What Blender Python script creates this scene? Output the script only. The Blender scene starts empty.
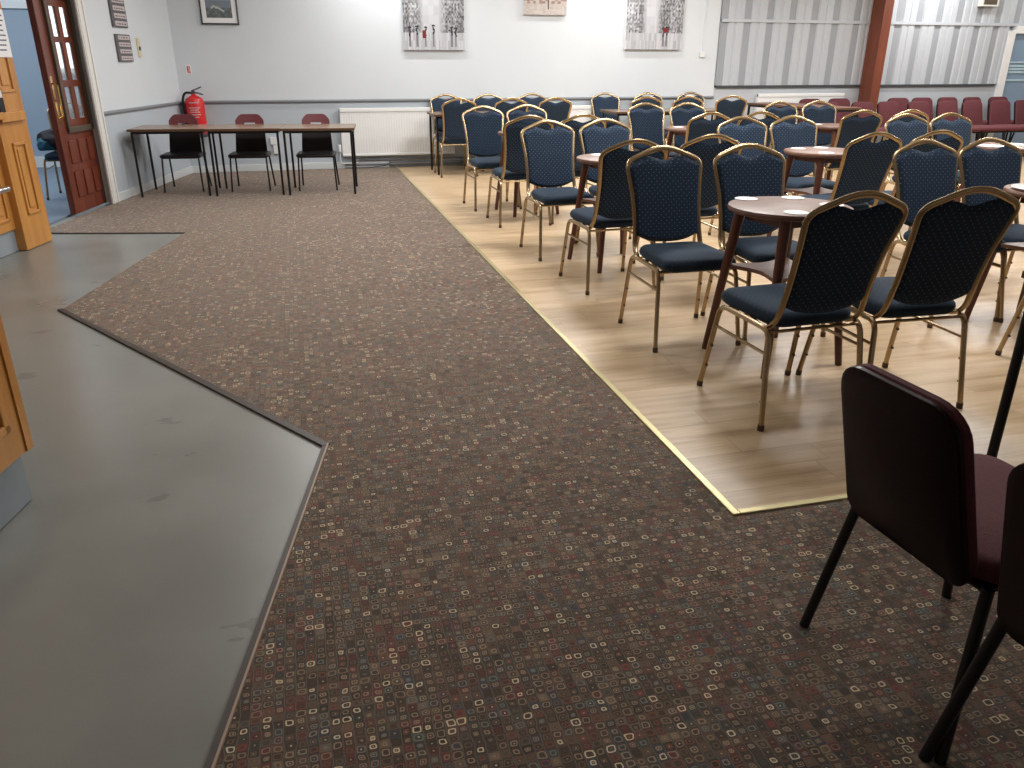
import bpy, bmesh, math, random
from math import sin, cos, pi, sqrt, atan2
from mathutils import Vector, Matrix
random.seed(7)
S = bpy.context.scene
C = S.collection

# ------------------------------------------------------------------ materials
def nt(name):
    m = bpy.data.materials.new(name); m.use_nodes = True
    t = m.node_tree; b = t.nodes['Principled BSDF']
    return m, t, b
def mat(name, col, rough=.5, metal=0., spec=.5, bump=0., bscale=60., var=0., vscale=8., coat=0.):
    m, t, b = nt(name)
    b.inputs['Base Color'].default_value = (*col, 1); b.inputs['Roughness'].default_value = rough
    b.inputs['Metallic'].default_value = metal; b.inputs['Specular IOR Level'].default_value = spec
    b.inputs['Coat Weight'].default_value = coat
    tc = t.nodes.new('ShaderNodeTexCoord')
    if var:
        n = t.nodes.new('ShaderNodeTexNoise'); n.inputs['Scale'].default_value = vscale; n.inputs['Detail'].default_value = 4
        t.links.new(tc.outputs['Object'], n.inputs['Vector'])
        r = t.nodes.new('ShaderNodeValToRGB')
        r.color_ramp.elements[0].position = .3; r.color_ramp.elements[1].position = .7
        r.color_ramp.elements[0].color = (*[c*(1-var) for c in col], 1)
        r.color_ramp.elements[1].color = (*[min(1, c*(1+var)) for c in col], 1)
        t.links.new(n.outputs['Fac'], r.inputs['Fac']); t.links.new(r.outputs['Color'], b.inputs['Base Color'])
    if bump:
        n = t.nodes.new('ShaderNodeTexNoise'); n.inputs['Scale'].default_value = bscale
        t.links.new(tc.outputs['Object'], n.inputs['Vector'])
        bp = t.nodes.new('ShaderNodeBump'); bp.inputs['Strength'].default_value = bump; bp.inputs['Distance'].default_value = .01
        t.links.new(n.outputs['Fac'], bp.inputs['Height']); t.links.new(bp.outputs['Normal'], b.inputs['Normal'])
    return m
class NB:
    def __init__(s, t): s.t = t
    def m(s, op, a, b=None, c=None):
        n = s.t.nodes.new('ShaderNodeMath'); n.operation = op
        for i, v in enumerate((a, b, c)):
            if v is None: continue
            if isinstance(v, (int, float)): n.inputs[i].default_value = v
            else: s.t.links.new(v, n.inputs[i])
        return n.outputs[0]
    def mix(s, f, a, b):
        n = s.t.nodes.new('ShaderNodeMix'); n.data_type = 'RGBA'
        for k, v in (('Factor', f), ('A', a), ('B', b)):
            i = [q for q in n.inputs if q.name == k and (q.type == ('VALUE' if k == 'Factor' else 'RGBA'))][0]
            if isinstance(v, (int, float)): i.default_value = v
            elif isinstance(v, tuple): i.default_value = (*v, 1)
            else: s.t.links.new(v, i)
        return [o for o in n.outputs if o.type == 'RGBA'][0]
    def ramp(s, f, stops, const=False):
        n = s.t.nodes.new('ShaderNodeValToRGB'); r = n.color_ramp
        if const: r.interpolation = 'CONSTANT'
        while len(r.elements) < len(stops): r.elements.new(.5)
        for e, (p, c) in zip(r.elements, stops): e.position = p; e.color = (*c, 1)
        s.t.links.new(f, n.inputs[0]); return n.outputs[0]
    def comb(s, x, y, z=0.):
        n = s.t.nodes.new('ShaderNodeCombineXYZ')
        for i, v in enumerate((x, y, z)):
            if isinstance(v, (int, float)): n.inputs[i].default_value = v
            else: s.t.links.new(v, n.inputs[i])
        return n.outputs[0]
    def sep(s, kind='Object'):
        tc = s.t.nodes.new('ShaderNodeTexCoord'); n = s.t.nodes.new('ShaderNodeSeparateXYZ')
        s.t.links.new(tc.outputs[kind], n.inputs[0]); return n.outputs
    def white(s, vec):
        n = s.t.nodes.new('ShaderNodeTexWhiteNoise'); n.noise_dimensions = '3D'; s.t.links.new(vec, n.inputs['Vector']); return n.outputs['Value']
    def noise(s, vec, scale, detail=3.):
        n = s.t.nodes.new('ShaderNodeTexNoise'); n.inputs['Scale'].default_value = scale; n.inputs['Detail'].default_value = detail
        s.t.links.new(vec, n.inputs['Vector']); return n.outputs['Fac']

def carpet_mat():
    m, t, b = nt('patterned carpet'); N = NB(t); X, Y, Z = N.sep()
    sc = 1/.0245
    wob = N.noise(N.comb(X, Y), 30., 1.)
    x = N.m('ADD', N.m('MULTIPLY', X, sc), N.m('MULTIPLY', wob, .5)); y = N.m('ADD', N.m('MULTIPLY', Y, sc*1.1), N.m('MULTIPLY', N.noise(N.comb(Y, X, 3.), 26., 1.), .5))
    cx_, cy_ = N.m('FLOOR', x), N.m('FLOOR', y)
    fx = N.m('SUBTRACT', N.m('SUBTRACT', x, cx_), .5); fy = N.m('SUBTRACT', N.m('SUBTRACT', y, cy_), .5)
    r1 = N.white(N.comb(cx_, cy_, 0.)); r2 = N.white(N.comb(cx_, cy_, 5.)); r3 = N.white(N.comb(cx_, cy_, 9.)); r4 = N.white(N.comb(cx_, cy_, 13.))
    ax, ay = N.m('ABSOLUTE', fx), N.m('ABSOLUTE', fy)
    ch = N.m('MAXIMUM', ax, ay); eu = N.m('SQRT', N.m('ADD', N.m('MULTIPLY', fx, fx), N.m('MULTIPLY', fy, fy)))
    d = N.m('ADD', N.m('MULTIPLY', ch, .65), N.m('MULTIPLY', eu, .35))
    out = N.m('ADD', .24, N.m('MULTIPLY', r2, .2))
    ring = N.m('MULTIPLY', N.m('LESS_THAN', d, out), N.m('GREATER_THAN', d, N.m('SUBTRACT', out, .13)))
    dot = N.m('MULTIPLY', N.m('LESS_THAN', d, .085), N.m('GREATER_THAN', r4, .45))
    bg = N.ramp(r3, [(0, (.030, .018, .012)), (.25, (.050, .030, .020)), (.45, (.035, .042, .036)), (.55, (.095, .055, .034)), (.7, (.11, .018, .018)), (.82, (.025, .035, .055)), (.88, (.15, .10, .065)), (.94, (.010, .007, .005))], True)
    rc = N.ramp(r1, [(0, (.02, .014, .010)), (.12, (.12, .075, .045)), (.34, (.24, .165, .105)), (.54, (.20, .05, .035)), (.63, (.14, .17, .16)), (.74, (.30, .215, .14)), (.92, (.72, .59, .39))], True)
    dc = N.ramp(r2, [(0, (.35, .28, .2)), (.5, (.02, .015, .012)), (.7, (.2, .16, .12)), (.9, (.6, .55, .42))], True)
    col = N.mix(ring, bg, rc); col = N.mix(dot, col, dc)
    line = N.m('GREATER_THAN', ax, .455); col = N.mix(line, col, (.095, .10, .082))
    big = N.noise(N.comb(X, Y), 1.3, 3.); col = N.mix(N.m('MULTIPLY', big, .12), col, (.13, .095, .075))
    col = N.mix(.05, col, (.20, .15, .12))
    t.links.new(col, b.inputs['Base Color']); b.inputs['Roughness'].default_value = 1; b.inputs['Specular IOR Level'].default_value = .1
    b.inputs['Sheen Weight'].default_value = .4; b.inputs['Sheen Roughness'].default_value = .6; b.inputs['Sheen Tint'].default_value = (.85, .74, .64, 1)
    bp = t.nodes.new('ShaderNodeBump'); bp.inputs['Strength'].default_value = .5; bp.inputs['Distance'].default_value = .003
    t.links.new(N.noise(N.comb(X, Y), 500., 2.), bp.inputs['Height']); t.links.new(bp.outputs['Normal'], b.inputs['Normal'])
    return m
def wood_floor_mat():
    m, t, b = nt('pale plank floor'); N = NB(t); X, Y, Z = N.sep()
    ry = N.m('DIVIDE', Y, .13); row = N.m('FLOOR', ry); off = N.m('MULTIPLY', N.white(N.comb(row, 3., 1.)), 1.3)
    rx = N.m('DIVIDE', N.m('ADD', X, off), 1.3); seg = N.m('FLOOR', rx)
    r = N.white(N.comb(row, seg, 2.))
    g = N.noise(N.comb(N.m('MULTIPLY', X, .9), N.m('MULTIPLY', Y, 9.), N.m('MULTIPLY', r, 20.)), 2.2, 6.)
    g2 = N.noise(N.comb(N.m('MULTIPLY', X, 2.), N.m('MULTIPLY', Y, 60.), r), 3., 4.)
    f = N.m('ADD', N.m('MULTIPLY', g, .75), N.m('MULTIPLY', g2, .25))
    col = N.ramp(f, [(.28, (.36, .235, .125)), (.42, (.49, .345, .20)), (.55, (.58, .43, .27)), (.75, (.66, .51, .34))])
    col = N.mix(N.m('MULTIPLY', r, .25), col, (.66, .48, .30))
    fy = N.m('SUBTRACT', ry, row); fx = N.m('SUBTRACT', rx, seg)
    gap = N.m('MAXIMUM', N.m('LESS_THAN', fy, .018), N.m('LESS_THAN', fx, .0025))
    col = N.mix(N.m('MULTIPLY', gap, .45), col, (.25, .15, .08))
    t.links.new(col, b.inputs['Base Color'])
    t.links.new(N.m('ADD', .24, N.m('MULTIPLY', g, .16)), b.inputs['Roughness'])
    return m
def vinyl_mat():
    m, t, b = nt('grey vinyl floor'); N = NB(t); X, Y, Z = N.sep()
    a = N.noise(N.comb(X, Y), 1.6, 5.); s = N.noise(N.comb(X, Y, 4.), 220., 2.)
    col = N.ramp(a, [(.3, (.205, .208, .188)), (.7, (.27, .275, .25))]); col = N.mix(N.m('MULTIPLY', s, .3), col, (.17, .175, .17))
    blot = N.noise(N.comb(N.m('MULTIPLY', X, 1.), N.m('MULTIPLY', Y, 2.5), 7.), 2.6, 5.)
    col = N.mix(N.m('MULTIPLY', N.m('GREATER_THAN', blot, .69), .35), col, (.07, .065, .055))
    t.links.new(col, b.inputs['Base Color']); t.links.new(N.m('ADD', .2, N.m('MULTIPLY', a, .22)), b.inputs['Roughness'])
    return m
def fabric_mat(name, base, dot, plane='XZ', pitch=.030, rad=.10):
    m, t, b = nt(name); N = NB(t); X, Y, Z = N.sep()
    u = X; v = Z if plane == 'XZ' else Y
    p = N.m('DIVIDE', N.m('ADD', u, v), pitch); q = N.m('DIVIDE', N.m('SUBTRACT', u, v), pitch)
    fp = N.m('SUBTRACT', N.m('FRACT', p), .5); fq = N.m('SUBTRACT', N.m('FRACT', q), .5)
    d = N.m('SQRT', N.m('ADD', N.m('MULTIPLY', fp, fp), N.m('MULTIPLY', fq, fq)))
    col = N.mix(N.m('LESS_THAN', d, rad), base, dot)
    t.links.new(col, b.inputs['Base Color']); b.inputs['Roughness'].default_value = .85; b.inputs['Specular IOR Level'].default_value = .25
    b.inputs['Sheen Weight'].default_value = .16; b.inputs['Sheen Tint'].default_value = (.45, .6, .8, 1)
    return m
def grain_mat(name, c1, c2, rough=.35, axis='Z', scale=6., coat=.0):
    m, t, b = nt(name); N = NB(t); X, Y, Z = N.sep()
    k = {'X': (.12, 1, 1), 'Y': (1, .12, 1), 'Z': (1, 1, .1)}[axis]
    v = N.comb(N.m('MULTIPLY', X, k[0]), N.m('MULTIPLY', Y, k[1]), N.m('MULTIPLY', Z, k[2]))
    f = N.noise(v, scale*4, 6.)
    t.links.new(N.ramp(f, [(.3, c1), (.7, c2)]), b.inputs['Base Color']); b.inputs['Roughness'].default_value = rough
    b.inputs['Coat Weight'].default_value = coat; b.inputs['Coat Roughness'].default_value = .15
    return m
def attr_mat(name, rough=.6):
    m, t, b = nt(name); a = t.nodes.new('ShaderNodeVertexColor'); a.layer_name = 'Col'
    t.links.new(a.outputs['Color'], b.inputs['Base Color']); b.inputs['Roughness'].default_value = rough
    return m
def glass_mat():
    m, t, b = nt('door glass'); b.inputs['Base Color'].default_value = (.9, .95, .95, 1); b.inputs['Roughness'].default_value = .12
    b.inputs['Transmission Weight'].default_value = .85; b.inputs['IOR'].default_value = 1.1
    return m
def emis(name, col, s):
    m, t, b = nt(name); b.inputs['Emission Color'].default_value = (*col, 1); b.inputs['Emission Strength'].default_value = s
    b.inputs['Base Color'].default_value = (*col, 1); return m

M = dict(
 wall=mat('white painted wall', (.63, .672, .71), .7, bump=.05, bscale=40, var=.02, vscale=1.5),
 wall_low=mat('pale grey lower wall paint', (.46, .51, .56), .6, bump=.04, var=.02, vscale=1.5),
 rail=mat('grey gloss rail', (.22, .235, .25), .35), skirt=mat('off white gloss skirting', (.62, .65, .66), .35),
 ceil=mat('white ceiling', (.75, .75, .74), .9), dark=mat('dark grey', (.05, .055, .06), .5),
 carpet=carpet_mat(), plank=wood_floor_mat(), vinyl=vinyl_mat(),
 brass_trim=mat('yellow brass trim', (.52, .45, .24), .35, .6), dark_trim=mat('dark brown edging', (.045, .03, .022), .5), tan_trim=mat('tan edging', (.35, .25, .18), .5),
 navy=fabric_mat('navy dotted fabric back', (.010, .022, .045), (.16, .22, .29), 'XZ'),
 navy_seat=fabric_mat('navy dotted fabric seat', (.010, .021, .038), (.045, .08, .12), 'XY', .03, .08),
 gold=mat('gold lacquered metal', (.42, .31, .18), .27, .85), rubber=mat('dark rubber', (.075, .045, .028), .6),
 tblwood=grain_mat('brown table wood', (.125, .058, .038), (.185, .09, .057), .4, 'X', 5.), leg_wood=grain_mat('dark red brown leg wood', (.075, .022, .012), (.13, .042, .024), .35, 'Z', 5.),
 paper=mat('white card', (.85, .85, .86), .6), oak_top=grain_mat('light oak laminate', (.22, .145, .095), (.30, .20, .135), .22, 'X', 4.),
 edge=grain_mat('brown table edge', (.085, .045, .026), (.13, .068, .04), .5, 'X', 5.),
 black=mat('black metal', (.010, .010, .011), .4, .3), blackshell=mat('glossy black burgundy shell', (.010, .0025, .0035), .3, spec=.15),
 maroon=mat('maroon upholstery', (.10, .020, .027), .85, bump=.25, bscale=400, var=.12, vscale=60),
 red=mat('red enamel', (.62, .015, .02), .25), white=mat('white enamel', (.78, .79, .79), .35), whiteplastic=mat('white plastic', (.72, .73, .72), .45),
 chrome=mat('chrome', (.7, .7, .7), .2, 1.), brass=mat('polished brass', (.75, .55, .2), .2, 1.),
 bar=grain_mat('honey oak', (.44, .185, .040), (.60, .285, .072), .4, 'Z', 3., .15), plinth=mat('blue grey plinth', (.27, .31, .34), .5, var=.06),
 mahog=grain_mat('mahogany door wood', (.115, .022, .011), (.19, .045, .022), .35, 'Z', 4., .2), greenish=mat('olive brown moulding', (.085, .065, .045), .4),
 cream=mat('cream painted frame', (.72, .71, .68), .4), glass=glass_mat(),
 bluewall=mat('blue painted wall', (.27, .34, .425), .7), bluefloor=mat('blue grey carpet', (.15, .20, .26), .95, var=.1, vscale=30),
 clad_l=mat('light cladding', (.47, .505, .545), .5), clad_d=mat('grey cladding stripe', (.31, .335, .365), .55),
 column=grain_mat('red brown painted timber', (.15, .038, .018), (.21, .055, .026), .45, 'Z', 3.), 
 paint=attr_mat('painted canvas'), frame_grey=mat('dark grey board', (.10, .095, .10), .4), pinkcard=mat('pinkish white name strip', (.52, .45, .46), .5),
 yellow=mat('cream yellow plastic', (.62, .56, .36), .5), bluedoor=mat('blue grey door leaf', (.20, .29, .40), .3), ltblue=mat('pale blue sign', (.42, .58, .66), .4),
 ink=mat('dark ink', (.08, .12, .2), .6), teal=mat('teal cloth', (.02, .10, .16), .9), coat=mat('black cloth', (.012, .014, .02), .9))

# ------------------------------------------------------------------ helpers
def link(name, me, m, parent=None, smooth=True, label=None):
    if m is not None and not me.materials: me.materials.append(M[m] if isinstance(m, str) else m)
    o = bpy.data.objects.new(name, me); C.objects.link(o)
    if smooth:
        for p in me.polygons: p.use_smooth = True
        try: me.set_sharp_from_angle(angle=math.radians(40))
        except Exception: pass
    if parent: o.parent = parent
    if label: o['label'] = label
    return o
def obj(name, bm, m, parent=None, smooth=True, label=None):
    bmesh.ops.recalc_face_normals(bm, faces=bm.faces)
    me = bpy.data.meshes.new(name); bm.to_mesh(me); bm.free()
    return link(name, me, m, parent, smooth, label)
def thing(name, label, cat, loc=(0, 0, 0), rz=0, group=None):
    o = bpy.data.objects.new(name, None); C.objects.link(o); o.empty_display_size = .1
    o.location = loc; o.rotation_euler = (0, 0, rz); tag(o, label, cat, group); return o
def tag(o, label, cat, group=None):
    o['label'] = label; o['category'] = cat
    if group: o['group'] = group
    return o
def struct(o): o['kind'] = 'structure'; return o
def B(): return bmesh.new()
def box(bm, x0, x1, y0, y1, z0, z1, bev=0.):
    r = bmesh.ops.create_cube(bm, size=1.); vs = r['verts']
    for v in vs: v.co = Vector((x0+(v.co.x+.5)*(x1-x0), y0+(v.co.y+.5)*(y1-y0), z0+(v.co.z+.5)*(z1-z0)))
    if bev:
        es = list({e for v in vs for e in v.link_edges}); bmesh.ops.bevel(bm, geom=es, offset=bev, segments=2, affect='EDGES', profile=.5)
    return bm
def bx(*a, bev=0.): return box(B(), *a, bev=bev)
def prism(bm, pts, z0, z1):
    lo = [bm.verts.new((x, y, z0)) for x, y in pts]; hi = [bm.verts.new((x, y, z1)) for x, y in pts]
    n = len(pts); bm.faces.new(lo[::-1]); bm.faces.new(hi)
    for i in range(n): bm.faces.new((lo[i], lo[(i+1) % n], hi[(i+1) % n], hi[i]))
    return bm
def smoothpath(pts, r=.04, n=5):
    """round the corners of a polyline"""
    pts = [Vector(p) for p in pts]; out = [pts[0]]
    for i in range(1, len(pts)-1):
        p, a, b = pts[i], pts[i-1], pts[i+1]; rr = r[i] if isinstance(r, (list, tuple)) else r
        da, db = (a-p), (b-p); k = min(rr, da.length*.48, db.length*.48)
        s, e = p+da.normalized()*k, p+db.normalized()*k
        for j in range(n+1):
            t = j/n; out.append(s*(1-t)**2+p*2*t*(1-t)+e*t*t)
    out.append(pts[-1]); return out
def tube(bm, pts, ra, rb=None, seg=8, up=None, taper=None):
    """sweep; ra across, rb along up"""
    rb = rb or ra; pts = [Vector(p) for p in pts]; rings = []
    ref = Vector(up) if up else None; pn = None
    for i, p in enumerate(pts):
        t = (pts[min(i+1, len(pts)-1)]-pts[max(i-1, 0)]).normalized()
        if ref is not None: n = (ref-t*ref.dot(t))
        else:
            n = pn-t*pn.dot(t) if pn is not None else t.orthogonal()
        n.normalize(); pn = n; b = t.cross(n); k = 1 if not taper else taper[0]+(taper[1]-taper[0])*i/(len(pts)-1)
        rings.append([bm.verts.new(p+b*(ra*k*cos(2*pi*j/seg))+n*(rb*k*sin(2*pi*j/seg))) for j in range(seg)])
    for a, c in zip(rings, rings[1:]):
        for j in range(seg): bm.faces.new((a[j], a[(j+1) % seg], c[(j+1) % seg], c[j]))
    bm.faces.new(rings[0][::-1]); bm.faces.new(rings[-1]); return bm
def lathe(bm, prof, c=(0, 0), seg=24):
    rings = []
    for r, z in prof:
        if r < 1e-6: rings.append([bm.verts.new((c[0], c[1], z))])
        else: rings.append([bm.verts.new((c[0]+r*cos(2*pi*j/seg), c[1]+r*sin(2*pi*j/seg), z)) for j in range(seg)])
    for a, b in zip(rings, rings[1:]):
        for j in range(seg):
            k = (j+1) % seg
            if len(a) == 1 and len(b) == 1: continue
            if len(a) == 1: bm.faces.new((a[0], b[k], b[j]))
            elif len(b) == 1: bm.faces.new((a[j], a[k], b[0]))
            else: bm.faces.new((a[j], a[k], b[k], b[j]))
    return bm
def cushion(bm, outline, zlo, zhi, dome=.01, rnd=.018):
    """outline list (x,y) ccw; rounded slab built from inset rings"""
    cx_ = sum(p[0] for p in outline)/len(outline); cy_ = sum(p[1] for p in outline)/len(outline); rings = []
    def ring(k, z): rings.append([bm.verts.new((cx_+(x-cx_)*k, cy_+(y-cy_)*k, z)) for x, y in outline])
    size = max(abs(p[0]-cx_) for p in outline); h = zhi-zlo
    for a in (-90, -60, -30, 0, 30, 60, 90):
        k = 1-(rnd/size)*(1-cos(math.radians(a))); ring(k, (zlo+zhi)/2+(h/2)*sin(math.radians(a)))
    ring(.75, zhi+dome*.55); ring(.45, zhi+dome*.9); ring(.15, zhi+dome)
    n = len(outline)
    for a, b in zip(rings, rings[1:]):
        for j in range(n): bm.faces.new((a[j], a[(j+1) % n], b[(j+1) % n], b[j]))
    bm.faces.new(rings[0][::-1]); bm.faces.new(rings[-1]); return bm
def roundrect(x0, x1, y0, y1, r, n=5, xt=None):
    out = []
    for cx_, cy_, a0 in ((x1-r, y1-r, 0), (x0+r, y1-r, 90), (x0+r, y0+r, 180), (x1-r, y0+r, 270)):
        for i in range(n+1):
            a = math.radians(a0+90*i/n); out.append([cx_+r*cos(a), cy_+r*sin(a)])
    return out
def copy_tree(o, parent=None):
    c = o.copy(); C.objects.link(c)
    if parent: c.parent = parent
    for ch in KIDS.get(o.name, []): copy_tree(ch, c)
    return c
KIDS = {}
def index(root):
    def rec(o):
        ks = [q for q in C.objects if q.parent == o]; KIDS[o.name] = ks
        for q in ks: rec(q)
    rec(root)
def place(proto, used, x, y, a, label, group, s=1.):
    o = proto if not used else copy_tree(proto)
    o.location = (x, y, 0); o.rotation_euler = (0, 0, a); o.scale = (s, s, s); o['label'] = label
    if group: o['group'] = group
    return o

# ------------------------------------------------------------------ room shell
YW, ZC = 11.2, 2.9
WD = Vector((.213, .977)).normalized()                 # direction of the left wall
L0 = Vector((-1.882, 8.977)); LA = -atan2(WD.x, WD.y)
struct(obj('floor', bx(-7, 14, -3, 14, -.12, -.02), 'vinyl', smooth=False))
G = dict(g2=(-.305, 1.326), g1=(-.016, 2.781), g0=(-1.446, 4.951), g3=(-1.023, 7.139), g4=(-2.30, 7.43))
gs = (G['g2'][0]-.289/1.455*4.0, G['g2'][1]-4.0)
corner = (-1.399, YW)
vin = [gs, G['g2'], G['g1'], G['g0'], G['g3'], G['g4'], (-3.2, 3.2), (-3.2, -2.67)]
struct(obj('vinyl_floor', prism(B(), vin, -.02, -.004), 'vinyl', smooth=False))
car = [gs, (1.24+11.7, gs[1]), (12.94, 1.94), (1.236, 1.94), (1.236, YW), corner, (L0.x-WD.x*1.55, L0.y-WD.y*1.55), G['g3'], G['g0'], G['g1'], G['g2']]
struct(obj('carpet_floor', prism(B(), car, -.02, 0), 'carpet', smooth=False))
struct(obj('wood_floor', bx(1.262, 12.94, 1.966, YW, -.02, 0), 'plank', smooth=False))
tb = B(); box(tb, 1.236, 1.264, 1.94, YW, -.01, .007, bev=.003); box(tb, 1.264, 12.9, 1.94, 1.966, -.01, .007, bev=.003)
struct(obj('trim_1', tb, 'brass_trim', smooth=False))
def strip(bm, a, b, w, z0, z1, off=0.):
    a, b = Vector(a), Vector(b); d = (b-a).normalized(); n = Vector((-d.y, d.x)); a = a+n*off; b = b+n*off
    return prism(bm, [a-n*w/2-d*w*.4, b-n*w/2+d*w*.4, b+n*w/2+d*w*.4, a+n*w/2-d*w*.4], z0, z1)
tb = B(); strip(tb, gs, G['g1'], .016, -.01, .005); strip(tb, G['g1'], G['g0'], .03, -.01, .006); strip(tb, G['g3'], G['g4'], .02, -.01, .005)
struct(obj('trim_2', tb, 'dark_trim', smooth=False))
tb = B(); strip(tb, gs, G['g1'], .006, -.01, .008, -.012); struct(obj('trim_3', tb, 'tan_trim', smooth=False))

# back wall (white part) and striped bay
XE = 5.94
struct(obj('wall_back', bx(-1.7, XE, YW, YW+.2, 0, ZC), 'wall', smooth=False))
struct(obj('wall_back_lower', bx(-1.42, XE, YW-.006, YW, 0, .84), 'wall_low', smooth=False))
rb = B(); box(rb, -1.41, XE, YW-.022, YW-.006, .84, .878, bev=.004); box(rb, -1.41, XE, YW-.034, YW-.006, .852, .870, bev=.004)
struct(obj('trim_4', rb, 'rail', smooth=False))
struct(obj('baseboard_back', bx(-1.41, 1.15, YW-.022, YW-.006, 0, .085, bev=.004), 'skirt', smooth=False))
struct(obj('baseboard_back.001', bx(1.15, 11.0, YW-.016, YW-.006, 0, .07, bev=.004), 'rail', smooth=False))
# striped cladding: ribbed profile, two tones
def cladding(name, x0, x1, z0, z1, ph=0.):
    bm = B(); prof = []; x = x0-.36+ph
    while x < x1+.36:
        for dx, dy in ((0, .0), (.105, .0), (.125, .018), (.195, .018), (.205, .008), (.235, .008), (.245, .018), (.34, .018)):
            prof.append((x+dx, dy, 0))
        x += .36
    P = []
    for (a, dy, _), (b, dy2, _) in zip(prof, prof[1:]+[(x, 0, 0)]):
        if b <= x0 or a >= x1: continue
        P.append((max(a, x0), min(b, x1), dy, dy2, dy == 0 and dy2 == 0))
    for a, b, d1, d2, dk in P:
        vs = [bm.verts.new(q) for q in ((a, YW-d1, z0), (b, YW-d2, z0), (b, YW-d2, z1), (a, YW-d1, z1))]
        fc = bm.faces.new(vs); fc.material_index = 1 if dk else 0
        vb = [bm.verts.new(q) for q in ((a, YW+.06, z0), (b, YW+.06, z0), (b, YW-d2, z0), (a, YW-d1, z0))]; bm.faces.new(vb)
        vt = [bm.verts.new(q) for q in ((a, YW-d1, z1), (b, YW-d2, z1), (b, YW+.06, z1), (a, YW+.06, z1))]; bm.faces.new(vt)
    me = bpy.data.meshes.new(name); bm.to_mesh(me); bm.free(); me.materials.append(M['clad_l']); me.materials.append(M['clad_d'])
    return struct(link(name, me, None, smooth=False))
cladding('cladding', XE+.0, 10.93, 1.02, 1.865, .02)
cladding('cladding.001', XE+.0, 13., 1.905, ZC, .02)
struct(obj('wall_back_right', bx(XE, 13.1, YW+.06, YW+.2, 0, ZC), 'wall', smooth=False))
struct(obj('wall_back_right_lower', bx(XE+.001, 10.93, YW-.004, YW+.06, 0, .99), 'clad_l', smooth=False))
struct(obj('trim_5', bx(XE+.02, 10.88, YW-.03, YW+.05, .985, 1.02), 'dark', smooth=False))
struct(obj('trim_6', bx(XE+.02, 13, YW-.03, YW+.05, 1.865, 1.905), 'clad_l', smooth=False))
# right hand door with white frame
db = B(); box(db, 10.93, 11.05, YW-.05, YW+.05, 0, 1.80); box(db, 11.05, 12.6, YW-.05, YW+.05, 1.76, 1.865); box(db, 12.6, 12.72, YW-.05, YW+.05, 0, 1.80)
d2 = struct(obj('door_2', bx(11.05, 12.6, YW+.0, YW+.05, 0, 1.76), 'bluedoor', smooth=False))
obj('door_frame', db, 'white', d2, smooth=False)
for i, (z0, z1) in enumerate(((1.27, 1.30), (1.225, 1.255), (1.18, 1.21))): obj('door_sign', bx(11.10, 11.48, YW-.012, YW, z0, z1), 'ltblue', d2, smooth=False)
obj('push_plate', bx(11.08, 11.60, YW-.012, YW, 1.06, 1.085), 'ltblue', d2, smooth=False)
obj('glazing_bar', bx(11.05, 12.6, YW-.012, YW, 1.33, 1.35), 'ltblue', d2, smooth=False)
# ceiling and unseen walls that close the room
struct(obj('ceiling', bx(-7, 14, -3, 14, ZC, ZC+.1), 'ceil', smooth=False))
struct(obj('wall_right', bx(12.94, 13.1, -3, YW+.2, 0, ZC), 'wall', smooth=False))
struct(obj('wall_front', bx(-7, 13.1, -3, -2.8, 0, ZC), 'wall', smooth=False))
struct(obj('wall_far_left', bx(-7, -6.8, -3, 14, 0, ZC), 'wall', smooth=False))

# left wall in its own frame: origin at architrave's outer edge, +Y along the wall, +X into the room
def LW(o): o.location = (L0.x, L0.y, 0); o.rotation_euler = (0, 0, LA); return o
YL = (YW-L0.y)/WD.y+.05
wl = struct(LW(obj('wall_left', bx(-.12, 0, -.02, YL, 0, ZC), 'wall', smooth=False)))
hd = struct(LW(obj('wall_left_head', bx(-.18, 0, -1.75, -.02, 2.12, ZC), 'wall', smooth=False)))
wl2 = struct(LW(obj('wall_left_near', bx(-.18, 0, -4.2, -1.72, 0, ZC), 'wall', smooth=False)))
struct(LW(obj('wall_left_lower', bx(0, .006, .0, YL-.06, 0, .84), 'wall_low', smooth=False)))
rb = B(); box(rb, .006, .022, 0, YL-.06, .84, .878, bev=.004); box(rb, .006, .034, 0, YL-.06, .852, .870, bev=.004)
struct(LW(obj('trim_7', rb, 'rail', smooth=False)))
struct(LW(obj('baseboard_left', bx(.006, .022, 0, YL-.06, 0, .085, bev=.004), 'skirt', smooth=False)))
# door frame
fb = B(); box(fb, 0, .022, -.13, -.005, 0, 2.12, bev=.005); box(fb, .02, .028, -.115, -.09, 0, 2.12, bev=.003); box(fb, .0, .034, -.03, -.0, 0, 2.12, bev=.004); box(fb, -.12, 0, -.04, -.02, 0, 2.10)
box(fb, 0, .022, -1.82, -.10, 2.08, 2.18, bev=.005); box(fb, 0, .022, -1.82, -1.72, 0, 2.12, bev=.005)

struct(LW(obj('door_frame_left', fb, 'cream', smooth=False)))
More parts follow.
